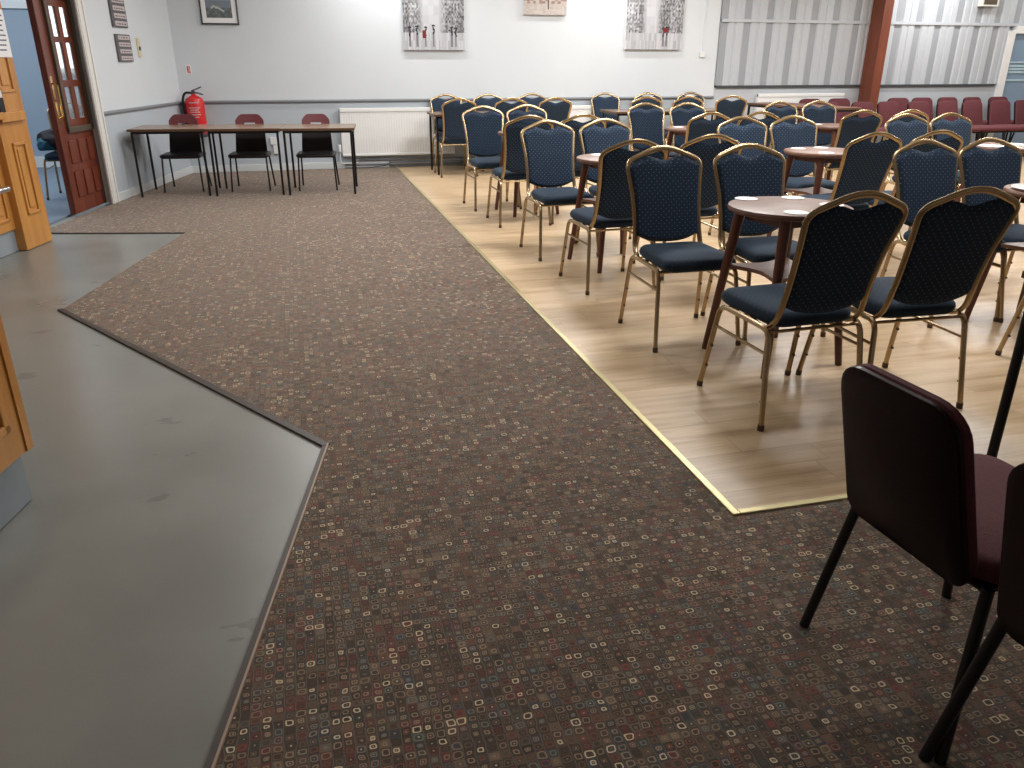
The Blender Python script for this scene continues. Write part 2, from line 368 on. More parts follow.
# door leaf (closed leaf of a double door)
dr = struct(LW(obj('door_1', bx(-.115, -.08, -.75, -.05, .006, .74), 'mahog', smooth=False)))
DY0, DY1 = -.75, -.05
lf = B()
box(lf, -.115, -.08, DY0, -.57, .74, 2.06); box(lf, -.115, -.08, -.075, DY1, .74, 2.06); box(lf, -.115, -.08, DY0, DY1, 1.90, 2.07)
obj('door_stile', lf, 'mahog', dr, smooth=False)
gf = B(); gy0, gy1 = -.57, -.07
for a in ((gy0, gy0+.035, .74, 1.90), (gy1-.03, gy1, .74, 1.90), (gy0, gy1, .72, .775), (gy0, gy1, 1.865, 1.92)): box(gf, -.105, -.055, a[0], a[1], a[2], a[3], bev=.006)
obj('glazing_frame', gf, 'greenish', dr, smooth=False)
mf = B(); iy0, iy1 = gy0+.035, gy1-.03
panes_y = ((-.445, -.330), (-.255, -.140)); rows = ((.84, 1.12), (1.18, 1.50), (1.55, 1.80))
box(mf, -.11, -.085, iy0, panes_y[0][0], .775, 1.865); box(mf, -.11, -.085, panes_y[0][1], panes_y[1][0], .775, 1.865); box(mf, -.11, -.085, panes_y[1][1], iy1, .775, 1.865)
for z0, z1 in ((.775, .84), (1.12, 1.18), (1.50, 1.55), (1.80, 1.865)):
    for a, b in panes_y: box(mf, -.11, -.085, a, b, z0, z1)
obj('glazing_bars', mf, 'mahog', dr, smooth=False)
for a, b in panes_y:
    for z0, z1 in rows: obj('glass_pane', bx(-.101, -.096, a-.004, b+.004, z0-.004, z1+.004), 'glass', dr, smooth=False)
pb = B()
for z0, z1 in ((.14, .38), (.45, .66)):
    for k in range(3):
        a = -.60+k*.18; box(pb, -.081, -.068, a, a+.15, z0, z1, bev=.008)
obj('raised_panels', pb, 'mahog', dr, smooth=False)
obj('edge_bead', bx(-.08, -.06, -.75, -.715, .01, 2.06, bev=.006), 'mahog', dr, smooth=False)
hb = B(); box(hb, -.08, -.068, -.705, -.665, 1.02, 1.22, bev=.003); box(hb, -.08, -.068, -.705, -.665, .80, 1.0, bev=.003); tube(hb, [(-.068, -.685, .86), (-.03, -.685, .88), (-.03, -.685, 1.14), (-.068, -.685, 1.16)], .009)
obj('push_handle', hb, 'brass', dr)
cb = B(); box(cb, -.08, -.02, -.50, -.20, 1.96, 2.02, bev=.006); tube(cb, [(-.04, -.42, 1.99), (-.0, -.25, 2.0), (-.01, -.06, 2.03)], .008)
obj('door_closer', cb, 'greenish', dr)

# blue room beyond the doorway
struct(obj('blue_room_floor', prism(B(), [(-6.8, 5.5), (-3.3, 5.5), (-2.36, 7.2), (L0.x-.19, L0.y), (-1.45, 12.3), (-6.8, 12.3)], -.019, -.001), 'bluefloor', smooth=False))
struct(obj('wall_blue_room', bx(-6.8, -1.2, 12.3, 12.45, 0, 1.98), 'bluewall', smooth=False))
struct(obj('wall_blue_room_top', bx(-6.8, -1.2, 12.3, 12.45, 2.02, ZC), 'wall', smooth=False))
struct(obj('trim_8', bx(-6.8, -1.2, 12.27, 12.45, 1.955, 2.03), 'skirt', smooth=False))
wn = struct(obj('window_1', bx(-3.00, -2.35, 12.25, 12.30, 1.25, 2.10), emis('bright window', (.95, .98, 1), 1.6), smooth=False))
p_ = B(); box(p_, -3.05, -2.99, 12.22, 12.30, 1.19, 2.16); box(p_, -2.36, -2.30, 12.22, 12.30, 1.19, 2.16); box(p_, -3.05, -2.30, 12.22, 12.30, 1.19, 1.26); box(p_, -3.05, -2.30, 12.22, 12.30, 2.09, 2.16)
obj('window_frame', p_, 'white', wn, smooth=False)
struct(obj('baseboard_blue_room', bx(-6.8, -1.2, 12.27, 12.3, 0, .14), 'skirt', smooth=False))

# ------------------------------------------------------------------ column
cl = thing('timber_column', 'red-brown painted column standing against the striped wall', 'column', (8.45, 11.05, 0))
obj('column_shaft', bx(-.06, .06, -.15, .13, 0, ZC), 'column', cl, smooth=False)
obj('column_flange', bx(-.075, .075, -.165, -.145, 0, ZC, bev=.003), 'column', cl, smooth=False)
obj('bracket', prism(B(), [(.075, -.12), (.30, -.12), (.30, .12), (.075, .12)], 2.20, 2.32), 'dark', cl, smooth=False)

# ------------------------------------------------------------------ bar counters
BA = LA; B0 = Vector((-2.017, 7.097))
bar = thing('bar_counter', 'honey oak panelled bar front with tall end pilaster beside the doorway', 'bar counter', (B0.x, B0.y, 0), BA, 'panelled bar counters')
obj('pilaster', bx(-.16, -.0, -.385, 0, 0, 2.88, bev=.004), 'bar', bar, smooth=False)
def panel(bm, x, y0, y1, z0, z1, w=.022, d=.014):
    for a in ((y0, y0+w, z0, z1), (y1-w, y1, z0, z1), (y0, y1, z0, z0+w), (y0, y1, z1-w, z1)): box(bm, x, x+d, a[0], a[1], a[2], a[3], bev=.004)
    box(bm, x, x+d*.6, y0+w*2.2, y1-w*2.2, z0+w*2.2, z1-w*2.2, bev=.003)
p = B(); panel(p, 0, -.275, -.10, .25, .78); panel(p, 0, -.28, -.08, 1.13, 2.5)
obj('pilaster_panel', p, 'bar', bar, smooth=False)
obj('ledge', bx(-.10, .035, -.385, -.055, .93, 1.0, bev=.006), 'bar', bar, smooth=False)
obj('bar_front', bx(-.14, -.05, -3.0, -.385, .165, .95, bev=.003), 'bar', bar, smooth=False)
p = B()
for k in range(4): panel(p, -.05, -.95-k*.62, -.45-k*.62, .24, .88)
obj('front_panels', p, 'bar', bar, smooth=False)
obj('counter_top', bx(-.55, .06, -3.05, -.385, .955, 1.005, bev=.006), 'bar', bar, smooth=False)
obj('plinth', bx(-.16, -.07, -3.0, -.385, 0, .165), 'plinth', bar, smooth=False)
p = B(); tube(p, [(.06, -3.0, .49), (.06, -.56, .49)], .021, seg=12); tube(p, [(-.05, -.7, .49), (.06, -.7, .49)], .01); tube(p, [(-.05, -2., .49), (.06, -2., .49)], .01)
obj('foot_rail', p, 'chrome', bar)
nz = thing('paper_notice', 'white typed paper notice fixed to the oak bar pilaster', 'notice', (B0.x, B0.y, 0), BA)
obj('sheet', bx(.015, .018, -.30, -.035, 1.37, 1.69), 'paper', nz, smooth=False)
random.seed(3)
for k in range(8):
    p = B(); yy = -.28
    while yy < -.09:
        w = random.uniform(.012, .04); box(p, .018, .0188, yy, min(yy+w, -.06), 1.645-k*.033, 1.655-k*.033); yy += w+.004
    obj('print_line', p, 'ink', nz, smooth=False)
bx_ = thing('till_box', 'small dark box with beige top on oak ledge at left edge', 'box', (B0.x, B0.y, 0), BA)
obj('case', bx(.0, .033, -.375, -.305, 1.0, 1.10, bev=.004), 'black', bx_, smooth=False); obj('top', bx(.002, .031, -.372, -.308, 1.10, 1.15, bev=.004), 'cream', bx_, smooth=False)
N0 = Vector((-.93, 2.595))
nb = thing('bar_counter', 'near corner of honey oak bar on grey plinth at the left edge', 'bar counter', (N0.x, N0.y, 0), BA, 'panelled bar counters')
obj('bar_front', prism(B(), [(0, 0), (0, -2.6), (-.5, -2.6), (-.9, .75), (-.62, .86)][::-1], .2, 1.03), 'bar', nb, smooth=False)
p = B(); panel(p, 0, -.85, -.10, .30, .95, w=.03); panel(p, 0, -1.75, -1.0, .30, .95, w=.03); box(p, -.002, .006, -.035, -.0, .2, 1.03)
obj('front_panels', p, 'bar', nb, smooth=False)
obj('plinth', prism(B(), [(-.05, .01), (-.05, -2.55), (-.5, -2.55), (-.85, .70), (-.62, .80)][::-1], 0, .2), 'plinth', nb, smooth=False)
obj('counter_top', prism(B(), [(.04, .03), (.04, -2.6), (-.55, -2.6), (-.95, .8), (-.62, .95)][::-1], 1.03, 1.08), 'bar', nb, smooth=False)
obj('hook', tube(B(), [(.0, -.13, .52), (.03, -.13, .515), (.03, -.13, .54)], .006), 'brass', nb)

# ------------------------------------------------------------------ banquet chair
def banquet():
    t = thing('banquet_chair', '', 'chair')
    rail_z = .395
    # legs (each with half of the side rail)
    for s in (-1, 1):
        for fr in (1, -1):
            foot = (s*.229, .258 if fr > 0 else -.232, .012); top = (s*.207, .185 if fr > 0 else -.175, rail_z)
            mid = (s*.205, .0, rail_z)
            b = B(); tube(b, smoothpath([foot, top, mid], [0, .05, 0], 5), .0115, .0115, 8, up=(s, 0, 0))
            lg = obj('leg', b, 'gold', t)
            fb_ = B(); d = (Vector(top)-Vector(foot)).normalized()
            tube(fb_, [Vector(foot)-Vector((0, 0, .012)), Vector(foot)+d*.012], .0135, seg=8)
            obj('rubber_foot', fb_, 'rubber', lg)
            for z in (.10, .20):
                q = Vector(foot)+d*z; obj('stacking_bumper', tube(B(), [q+Vector((0, -.008*fr, 0)), q+Vector((0, -.018*fr, 0))], .006, seg=6), 'rubber', lg)
        b = B(); z = .30; k = (rail_z-z)/rail_z
        tube(b, [(s*(.207+.022*k), .185+.073*k, z), (s*(.207+.022*k), -.175-.057*k, z)], .007, seg=8); obj('stretcher', b, 'gold', t)
    obj('cross_bar', tube(B(), [(-.205, -.165, .385), (.205, -.165, .385)], .007), 'gold', t); obj('cross_bar', tube(B(), [(-.205, .17, .385), (.205, .17, .385)], .009), 'gold', t)
    # back frame
    def yb(z):
        P = [(.385, -.165), (.45, -.192), (.55, -.215), (.68, -.250), (.84, -.303), (.97, -.345)]
        for (a, ya), (c, yc) in zip(P, P[1:]):
            if z <= c: return ya+(yc-ya)*(z-a)/(c-a)
        return P[-1][1]
    half = [(.190, .43), (.184, .50), (.181, .58), (.186, .68), (.197, .77), (.211, .860), (.0, .945)]
    ctrl = [(x, yb(z), z) for x, z in half]
    full = [(.192, -.01, .400), (.192, -.12, .380)]+ctrl[:-1]+[ctrl[-1]]+[(-x, y, z) for x, y, z in ctrl[:-1][::-1]]+[(-.192, -.12, .380), (-.192, -.01, .400)]
    rr = [0, .05, .05]+[.03, .03, .03, .03, .045]+[.10]+[.045, .03, .03, .03, .03]+[.05, .05, 0]
    path = smoothpath(full, rr, 6)
    b = B(); tube(b, path, .0085, .0145, 10, up=None) if False else None
    # flat-oval tube: wide in the plane of the back
    rings = []; seg = 10
    for i, p in enumerate(path):
        tg = (path[min(i+1, len(path)-1)]-path[max(i-1, 0)]).normalized(); n = Vector((0, -.95, -.3)); n = n-tg*n.dot(tg)
        if n.length < .35: n = Vector((0, 0, -1))-tg*Vector((0, 0, -1)).dot(tg)
        n.normalize(); bb = tg.cross(n)
        rings.append([b.verts.new(p+bb*(.0145*cos(2*pi*j/seg))+n*(.009*sin(2*pi*j/seg))) for j in range(seg)])
    for a, c in zip(rings, rings[1:]):
        for j in range(seg): b.faces.new((a[j], a[(j+1) % seg], c[(j+1) % seg], c[j]))
    b.faces.new(rings[0][::-1]); b.faces.new(rings[-1])
    obj('back_frame', b, 'gold', t)
    # back pad
    pts = [(p.x, p.z) for p in path if p.z > .42 and p.x >= -1e-6]
    pts.sort(key=lambda q: q[1])
    def frame_top(x):   # height of frame at |x| near the crown
        best = .93; cand = [(abs(px-abs(x)), pz) for px, pz in pts if pz > .845]
        cand.sort(); return cand[0][1] if cand else .93
    def halfw(z):
        P = [(.40, .19), (.43, .190), (.50, .184), (.58, .181), (.68, .186), (.77, .197), (.84, .2075), (1., .2075)]
        for (a, wa), (c, wc) in zip(P, P[1:]):
            if z <= c: return wa+(wc-wa)*(z-a)/(c-a)
    NU, NV = 24, 18
    def ztop(x):
        ax = abs(x); z = .915
        corner = .855-.6*max(0, ax-.175)          # fillet at the shoulder
        z = min(z, .945-.40*ax-.014, corner+.02 if ax > .175 else 9)
        if ax < .085: z = min(z, .886-.020*(.5+.5*cos(pi*ax/.085))+.0)
        return z
    def zbot(x): ax = min(1, abs(x)/.175); return .455+.036*ax**2.5
    def th(u, v):
        e = min(1, (1-abs(u))/.14); g = min(1, min(v, 1-v)/.07); return sqrt(max(0, e*(2-e)))*sqrt(max(0, g*(2-g)))
    b = B(); fr, bk = [], []
    for i in range(NU+1):
        u = -1+2*i/NU; cf, cb_ = [], []
        for j in range(NV+1):
            v = j/NV; xg = u*.19; z = zbot(xg)*(1-v)+ztop(u*.2)*v; x = u*(halfw(z)-.003)
            y = yb(z); k = th(u, v)
            if i in (0, NU) or j in (0, NV):
                q = b.verts.new((x, y, z)); cf.append(q); cb_.append(q)
            else:
                cf.append(b.verts.new((x, y+.004+.026*k, z))); cb_.append(b.verts.new((x, y-.002-.010*k, z)))
        fr.append(cf); bk.append(cb_)
    for i in range(NU):
        for j in range(NV):
            b.faces.new((fr[i][j], fr[i+1][j], fr[i+1][j+1], fr[i][j+1])); b.faces.new((bk[i][j], bk[i][j+1], bk[i+1][j+1], bk[i+1][j]))
    obj('backrest', b, 'navy', t)
    # seat
    out = roundrect(-.184, .184, -.175, .25, .055)
    out = [(x*(1.0+.07*(y+.19)/.445), y) for x, y in out]
    obj('seat', cushion(B(), out, .392, .458, .014, .03), 'navy_seat', t)
    index(t); return t
bc = banquet(); used = False
GR = 'blue banquet chairs around the tables'
TN = dict(T1='frontmost round table', T7='round table cut by right edge', T3='left round table, second row', T2='middle round table, second row', T8='right round table, second row',
          T4='left round table, third row', T5='middle round table, third row', T6='right round table, third row')
chairs = [ # x, y, yaw, facing away?, table, which
 (1.881, 2.727, .034, 1, 'T1', 'left'), (2.372, 2.718, -.035, 1, 'T1', 'right'), (1.862, 3.685, 3.125, 0, 'T1', 'left'), (2.372, 3.70, 3.115, 0, 'T1', 'right'),
 (3.50, 2.716, 0., 1, 'T7', 'left'), (3.49, 3.674, 3.112, 0, 'T7', 'left'), (3.938, 3.674, 3.096, 0, 'T7', 'right'),
 (1.869, 4.745, .04, 1, 'T3', 'left'), (2.480, 4.95, .0, 1, 'T3', 'right'), (1.838, 5.701, 3.17, 0, 'T3', 'left'), (2.318, 5.764, 3.14, 0, 'T3', 'right'),
 (3.58, 4.852, .03, 1, 'T2', 'left'), (4.091, 4.887, .016, 1, 'T2', 'right'), (3.465, 5.735, 3.06, 0, 'T2', 'left'), (3.964, 5.764, 3.09, 0, 'T2', 'right'),
 (5.074, 5.765, 3.11, 0, 'T8', 'left'), (5.557, 5.794, 3.12, 0, 'T8', 'right'),
 (1.851, 6.936, .005, 1, 'T4', 'left'), (2.341, 6.996, .021, 1, 'T4', 'right'), (1.804, 7.816, 3.176, 0, 'T4', 'left'), (2.281, 7.942, 3.135, 0, 'T4', 'right'),
 (3.535, 7.004, .024, 1, 'T5', 'left'), (4.03, 7.01, .025, 1, 'T5', 'right'), (3.640, 8.012, 3.158, 0, 'T5', 'left'), (4.112, 7.989, 3.146, 0, 'T5', 'right'),
 (5.102, 6.98, -.052, 1, 'T6', 'left'), (5.57, 6.93, -.019, 1, 'T6', 'right'), (5.254, 7.998, 3.163, 0, 'T6', 'left'), (5.748, 8.024, 3.099, 0, 'T6', 'right')]
for x, y, a, aw, tn, wh in chairs:
    lab = 'blue chair %s, %s one at %s' % ('seen from behind' if aw else 'facing the camera', wh, TN[tn])
    place(bc, used, x, y, a, lab, GR); used = True
back = [(1.895, 10.21, .007, 'blue chair seen from behind, leftmost along the white back wall'), (2.535, 10.2, .03, 'blue chair seen from behind, second from left along white back wall'),
 (3.105, 10.2, .0, 'blue chair seen from behind, third from left along white back wall'), (4.32, 10.2, -.005, 'blue chair seen from behind, fourth from left along white back wall'),
 (4.90, 10.2, 0., 'blue chair seen from behind, fifth from left along white back wall'), (5.56, 10.2, -.12, 'blue chair seen from behind, slightly turned, beyond white wall end'),
 (1.948, 10.80, 3.15, 'blue chair facing camera, leftmost against white back wall'), (2.534, 10.80, 3.142, 'blue chair facing camera, second from left against white back wall'),
 (3.152, 10.80, 3.142, 'blue chair facing camera, third from left against white back wall'), (4.226, 10.80, 3.158, 'blue chair facing camera, fourth from left against white back wall'),
 (4.872, 10.80, 3.14, 'blue chair facing camera, fifth from left against white back wall'), (5.535, 10.80, 3.14, 'blue chair facing camera, last before white back wall ends')]
for x, y, a, lab in back: place(bc, True, x, y, a, lab, 'blue banquet chairs along the back wall')
place(bc, True, -2.37, 9.54, 3.14, 'gold-legged chair with coats in the blue room behind the door', None)
# coats on that chair
ct = thing('coat', 'dark coat with teal lining heaped on chair in blue room', 'coat', (-2.37, 9.54, 0))
def lump(bm, c, r, seed, sub=3):
    rr = bmesh.ops.create_icosphere(bm, subdivisions=sub, radius=1.); random.seed(seed); ph = [random.uniform(0, 6) for _ in range(6)]
    for v in rr['verts']:
        d = v.co.copy(); k = 1+.16*sin(5*d.x+ph[0])*cos(4*d.z+ph[1])+.1*sin(9*d.y+ph[2]+3*d.z)
        v.co = Vector((c[0]+d.x*r[0]*k, c[1]+d.y*r[1]*k, max(c[2]+d.z*r[2]*k, c[2]-r[2]*.8)))
    return bm
obj('coat_body', lump(B(), (-.06, -.02, .575), (.20, .20, .11), 4), 'coat', ct)
obj('lining', lump(B(), (-.17, -.10, .54), (.09, .12, .07), 8), 'teal', ct)

# ------------------------------------------------------------------ round tables
def round_table():
    t = thing('round_table', '', 'table')
    b = B(); lathe(b, [(0, .712), (.262, .712), (.274, .716), (.278, .728), (.274, .738), (.268, .740), (0, .740)], seg=48); obj('tabletop', b, 'tblwood', t)
    b = B(); 
    for a in range(4):
        an = pi/4+a*pi/2; c, s = cos(an), sin(an); lb = B()
        tube(lb, [(c*.215, s*.215, .712), (c*.318, s*.318, 0)], .026, seg=12, taper=(1, .62)); obj('leg', lb, 'leg_wood', t)
    b.free(); b = B()
    pp = [(.19*cos(pi/4+k*pi/2), .19*sin(pi/4+k*pi/2)) for k in range(4)]; qq = [(x*.86, y*.86) for x, y in pp]
    for z0, z1 in ((.665, .712),):
        for k in range(4):
            o_ = [b.verts.new((*v, z)) for z in (z0, z1) for v in (pp[k], pp[(k+1) % 4], qq[(k+1) % 4], qq[k])]
            for fc in ((0, 1, 2, 3), (7, 6, 5, 4), (0, 4, 5, 1), (2, 6, 7, 3)): b.faces.new([o_[i] for i in fc])
    bmesh.ops.remove_doubles(b, verts=b.verts, dist=1e-5)
    obj('apron', b, 'leg_wood', t, smooth=False)
    out = []
    for k in range(4):
        a0 = pi/4+k*pi/2; p0 = Vector((cos(a0), sin(a0)))*.262; a1 = a0+pi/2; p1 = Vector((cos(a1), sin(a1)))*.262
        for i in range(8):
            f = i/8; q = p0.lerp(p1, f); q = q*(1-.30*sin(pi*f)); out.append((q.x, q.y))
    obj('shelf', prism(B(), out, .428, .446), 'tblwood', t, smooth=False)
    index(t); return t
rt = round_table(); used = False
T = dict(T1=(2.155, 3.235), T7=(3.80, 3.30), T3=(2.10, 5.26), T2=(3.76, 5.32), T8=(5.42, 5.30), T4=(2.06, 7.42), T5=(3.80, 7.5), T6=(5.40, 7.48))
TL = dict(T1='brown round wooden table with beer mats, frontmost of all', T7='brown round wooden table with white tray, cut off by right edge', T3='brown round table, left one in second row from the front',
 T2='brown round table, middle of second row, three beer mats on it', T8='brown round table, right one in second row, near maroon chairs', T4='brown round table, left one in third row from the front',
 T5='brown round table, middle one in third row from the front', T6='brown round table, right one in third row from the front')
for k, (x, y) in T.items(): place(rt, used, x, y, .16, TL[k], 'round wooden tables'); used = True
def mat_(x, y, lab, r=.054, z=.7402, g='white beer mats'):
    b = B(); lathe(b, [(0, z), (r, z), (r, z+.0025), (0, z+.0025)], (0, 0), 24); o = obj('beer_mat', b, 'paper', smooth=False); o.location = (x, y, 0); tag(o, lab, 'beer mat', g)
for x, y, l in [(2.055, 3.45, 'white round beer mat at back left of frontmost round table'), (2.29, 3.42, 'white round beer mat at back right of frontmost round table'), (2.075, 3.06, 'white round beer mat at near edge of frontmost round table'), (2.35, 3.20, 'white round beer mat behind chair crown on frontmost round table'),
 (3.65, 5.47, 'white round beer mat at left of middle table, second row'), (3.86, 5.49, 'white round beer mat at far side of middle table, second row'), (3.68, 5.16, 'white round beer mat at near side of middle table, second row'),
 (2.03, 5.42, 'white round beer mat on left round table, second row'), (3.68, 7.6, 'white round beer mat at left on middle table, third row'), (3.82, 7.37, 'white round beer mat at near side of middle table, third row'),
 (5.27, 7.62, 'white round beer mat at left on right table, third row'), (5.44, 7.38, 'white round beer mat at near side of right table, third row')]: mat_(x, y, l)
for x, y, l in [(5.25, 5.30, 'large white round place mat on right table, second row'), (5.52, 5.36, 'large white place mat at right of right table, second row')]: mat_(x, y, l, .10, g=None)
tr = thing('tray', 'round white glossy tray on table at right edge', 'tray', (3.70, 3.32, .7402))
b = B(); lathe(b, [(0, 0), (.145, 0), (.16, .012), (.155, .014), (.142, .004), (0, .004)], seg=40); obj('tray_dish', b, 'white', tr)
b = B(); tube(b, [(-.09, .03, .006), (.02, -.02, .006), (.09, -.05, .006)], .0025, seg=6); obj('tray_mark', b, 'dark', tr)

# ------------------------------------------------------------------ rectangular tables
def rect_table(name, w, d, z, label, x, y, a, group, top='oak_top', leg=.0125, th=.026):
    t = thing(name, label, 'table', (x, y, 0), a, group)
    tp = obj('tabletop', bx(-w/2, w/2, -d/2, d/2, z-th+.004, z, bev=.003), top, t, smooth=False)
    obj('edging', bx(-w/2-.002, w/2+.002, -d/2-.002, d/2+.002, z-th, z-.003), 'edge', tp, smooth=False)
    ix, iy = w/2-.035, d/2-.03
    for sx in (-1, 1):
        for sy in (-1, 1): obj('leg', tube(B(), [(sx*ix, sy*iy, 0), (sx*ix, sy*iy, z-th)], leg, seg=10), 'black', t)
    b = B()
    for s in (-1, 1): box(b, -ix, ix, s*iy-.01, s*iy+.01, z-th-.025, z-th); box(b, s*ix-.01, s*ix+.01, -iy, iy, z-th-.025, z-th)
    obj('underframe', b, 'black', t, smooth=False); return t
RA = -.10
for (cx_, cy_), lab in zip([(-1.307, 9.487), (-.541, 9.369), (.2165, 9.244)], ['oak-topped black-legged table, left of three, by left wall', 'oak-topped black-legged table, middle of the three in a line', 'oak-topped black-legged table, right of three, before the radiator']):
    rect_table('rectangular_table', .762, .62, .692, lab, cx_, cy_, RA, 'row of three tables on the carpet')
rect_table('rectangular_table', 1.72, .60, .735, 'wooden table with thin black legs along back wall, left one', 2.50, 10.50, 0, 'long tables along the back wall', leg=.014)
rect_table('rectangular_table', 1.72, .60, .735, 'wooden table with thin black legs along back wall, right one', 4.90, 10.50, 0, 'long tables along the back wall', leg=.014)
rect_table('rectangular_table', .60, 1.55, .80, 'long brown table standing end-on before the striped wall', 6.66, 10.05, .16, 'long tables along the back wall', top='tblwood', leg=.018)
rect_table('rectangular_table', 1.8, .75, .72, 'table showing one black leg behind the near maroon chairs at right', 3.20, 1.76, .10, None, leg=.017)

# ------------------------------------------------------------------ school chairs
def school():
    t = thing('school_chair', '', 'chair')
    m, tr_, b_ = nt('dark-bottomed maroon plastic'); N = NB(tr_); X, Y, Z = N.sep()
    f = N.m('GREATER_THAN', Z, .665); tr_.links.new(N.mix(f, (.010, .005, .007), (.13, .024, .030)), b_.inputs['Base Color']); b_.inputs['Roughness'].default_value = .45  # colour steps with height: near black up to about table level, maroon above
    # back shell with a slot handle
    b = B(); NX, NZ = 16, 18; W = lambda z: .172-.022*((z-.40)/.385); F_, K_ = [], []
    def Y_(x, z): return .15+.10*((z-.40)/.385)-.05*(x/.2)**2*-1*0+.35*x*x*-1
    z1 = .79
    def keep(i, j): x = -1+2*(i+.5)/NX; z = .385+(z1-.385)*(j+.5)/NZ; return not (abs(x) < .36 and .688 < z < .708)
    for i in range(NX+1):
        a_, c_ = [], []
        for j in range(NZ+1):
            u = -1+2*i/NX; v = j/NZ; z = .385+(z1-.385)*v
            if v > .7: z -= .065*max(0, (abs(u)-.5)/.5)**2.2*((v-.7)/.3)
            x = u*W(z); a_.append(b.verts.new((x, Y_(x, z), z))); c_.append(b.verts.new((x, Y_(x, z)+.012, z)))
        F_.append(a_); K_.append(c_)
    cell = {(i, j) for i in range(NX) for j in range(NZ) if keep(i, j)}
    for i, j in cell:
        b.faces.new((F_[i][j], F_[i+1][j], F_[i+1][j+1], F_[i][j+1])); b.faces.new((K_[i][j], K_[i][j+1], K_[i+1][j+1], K_[i+1][j]))
        for (di, dj, p, q) in ((-1, 0, (0, 0), (0, 1)), (1, 0, (1, 1), (1, 0)), (0, -1, (1, 0), (0, 0)), (0, 1, (0, 1), (1, 1))):
            if (i+di, j+dj) not in cell:
                b.faces.new((F_[i+p[0]][j+p[1]], F_[i+q[0]][j+q[1]], K_[i+q[0]][j+q[1]], K_[i+p[0]][j+p[1]]))
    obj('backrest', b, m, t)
    out = [(x*(1+.04*y), y) for x, y in roundrect(-.215, .215, -.20, .185, .05)]
    # waterfall seat: backrest is at +Y here, front at -Y
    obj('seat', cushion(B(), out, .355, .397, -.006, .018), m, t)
    for s in (-1, 1):
        lb = B(); tube(lb, smoothpath([(s*.205, -.20, 0), (s*.19, -.155, .37), (s*.18, 0, .372)], [0, .03, 0]), .0095); obj('leg', lb, 'black', t)
        lb = B(); tube(lb, smoothpath([(s*.205, .24, 0), (s*.185, .13, .37), (s*.18, 0, .372)], [0, .03, 0]), .0095); obj('leg', lb, 'black', t)
    index(t); return t
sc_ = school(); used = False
for x, y, l in [(-1.27, 9.70, 'dark-bottomed maroon plastic chair behind left table, by fire extinguisher'), (-.555, 9.585, 'dark-bottomed maroon plastic chair behind the middle of three tables'), (.17, 9.46, 'dark-bottomed maroon plastic chair behind right table, by radiator')]:
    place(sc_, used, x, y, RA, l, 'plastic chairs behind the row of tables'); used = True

# ------------------------------------------------------------------ maroon upholstered chairs
def maroon():
    t = thing('upholstered_chair', '', 'chair')
    # local: facing +Y ; panel plane tilts back
    lean = atan2(.108, .387)
    def P(x, v, o):   # v height along panel from z=.386, o outwards (front +)
        z = .386+v*cos(lean); y = -.203-v*sin(lean); return Vector((x, y+o*cos(lean), z+o*sin(lean)))
    def slab(wb, wt, v0, v1, o0, o1, r, n=6, bev=.006):
        pts = []
        for cx_, cy_, a0, w in ((1, v1-r, 0, wt), (-1, v1-r, 90, wt), (-1, v0+r*.6, 180, wb), (1, v0+r*.6, 270, wb)):
            rr = r if a0 in (0, 90) else r*.6
            for i in range(n+1):
                a = math.radians(a0+90*i/n); pts.append((cx_*(w-rr)+rr*cos(a), cy_+rr*sin(a)))
        b = B(); cxm = 0; cvm = (v0+v1)/2; rings = []
        for k, o in ((.97, o0), (1, o0+(o1-o0)*.25), (1, o0+(o1-o0)*.7), (.97, o1-(o1-o0)*.08), (.93, o1)):
            rings.append([b.verts.new(P(x*k, cvm+(v-cvm)*k, o+.15*x*x)) for x, v in pts])
        m = len(pts)
        for a, c in zip(rings, rings[1:]):
            for j in range(m): b.faces.new((a[j], a[(j+1) % m], c[(j+1) % m], c[j]))
        b.faces.new(rings[0][::-1]); b.faces.new(rings[-1]); return b
    obj('back_shell', slab(.172, .160, -.005, .405, -.014, .004, .07), 'blackshell', t, label='glossy black back shell')
    obj('backrest', slab(.169, .157, .0, .402, .004, .030, .07), 'maroon', t)
    out = [(x*(1+.1*y), y) for x, y in roundrect(-.212, .212, -.19, .225, .06)]
    obj('seat', cushion(B(), out, .400, .455, .012, .025), 'maroon', t)
    obj('seat_pan', bx(-.19, .19, -.17, .19, .385, .402, bev=.004), 'blackshell', t, smooth=False)
    for s in (-1, 1):
        lb = B(); tube(lb, [(s*.226, -.226, 0), (s*.182, -.165, .392)], .0125, .0125, 10); obj('leg', lb, 'black', t)
        lb = B(); tube(lb, [(s*.212, .222, 0), (s*.19, .165, .392)], .0125, .0125, 10); obj('leg', lb, 'black', t)
        lb = B(); tube(lb, [(s*.14, .05, .39), (s*.14, -.17, .385), P(s*.14, .12, .012)], .009); obj('back_support', lb, 'black', t)
    obj('cross_bar', tube(B(), [(-.18, -.165, .388), (.18, -.165, .388)], .011), 'black', t); obj('cross_bar', tube(B(), [(-.19, .165, .388), (.19, .165, .388)], .011), 'black', t)
    index(t); return t
mc = maroon()
place(mc, False, 1.388, 1.202, -1.517, 'near maroon chair seen from behind, showing black shell and maroon seat', 'maroon chairs in the right foreground')
place(mc, True, 1.395, .775, -1.48, 'maroon chair cut off by the bottom right corner of the frame', 'maroon chairs in the right foreground')
fr_ = [(7.33, 10.02), (7.80, 10.0), (8.27, 10.02), (8.74, 9.98), (9.24, 9.98), (9.70, 10.0), (10.17, 10.0), (10.66, 10.0)]
ORD = ['leftmost', 'second from left', 'third from left', 'fourth from left', 'fifth from left', 'sixth from left', 'seventh from left', 'rightmost']
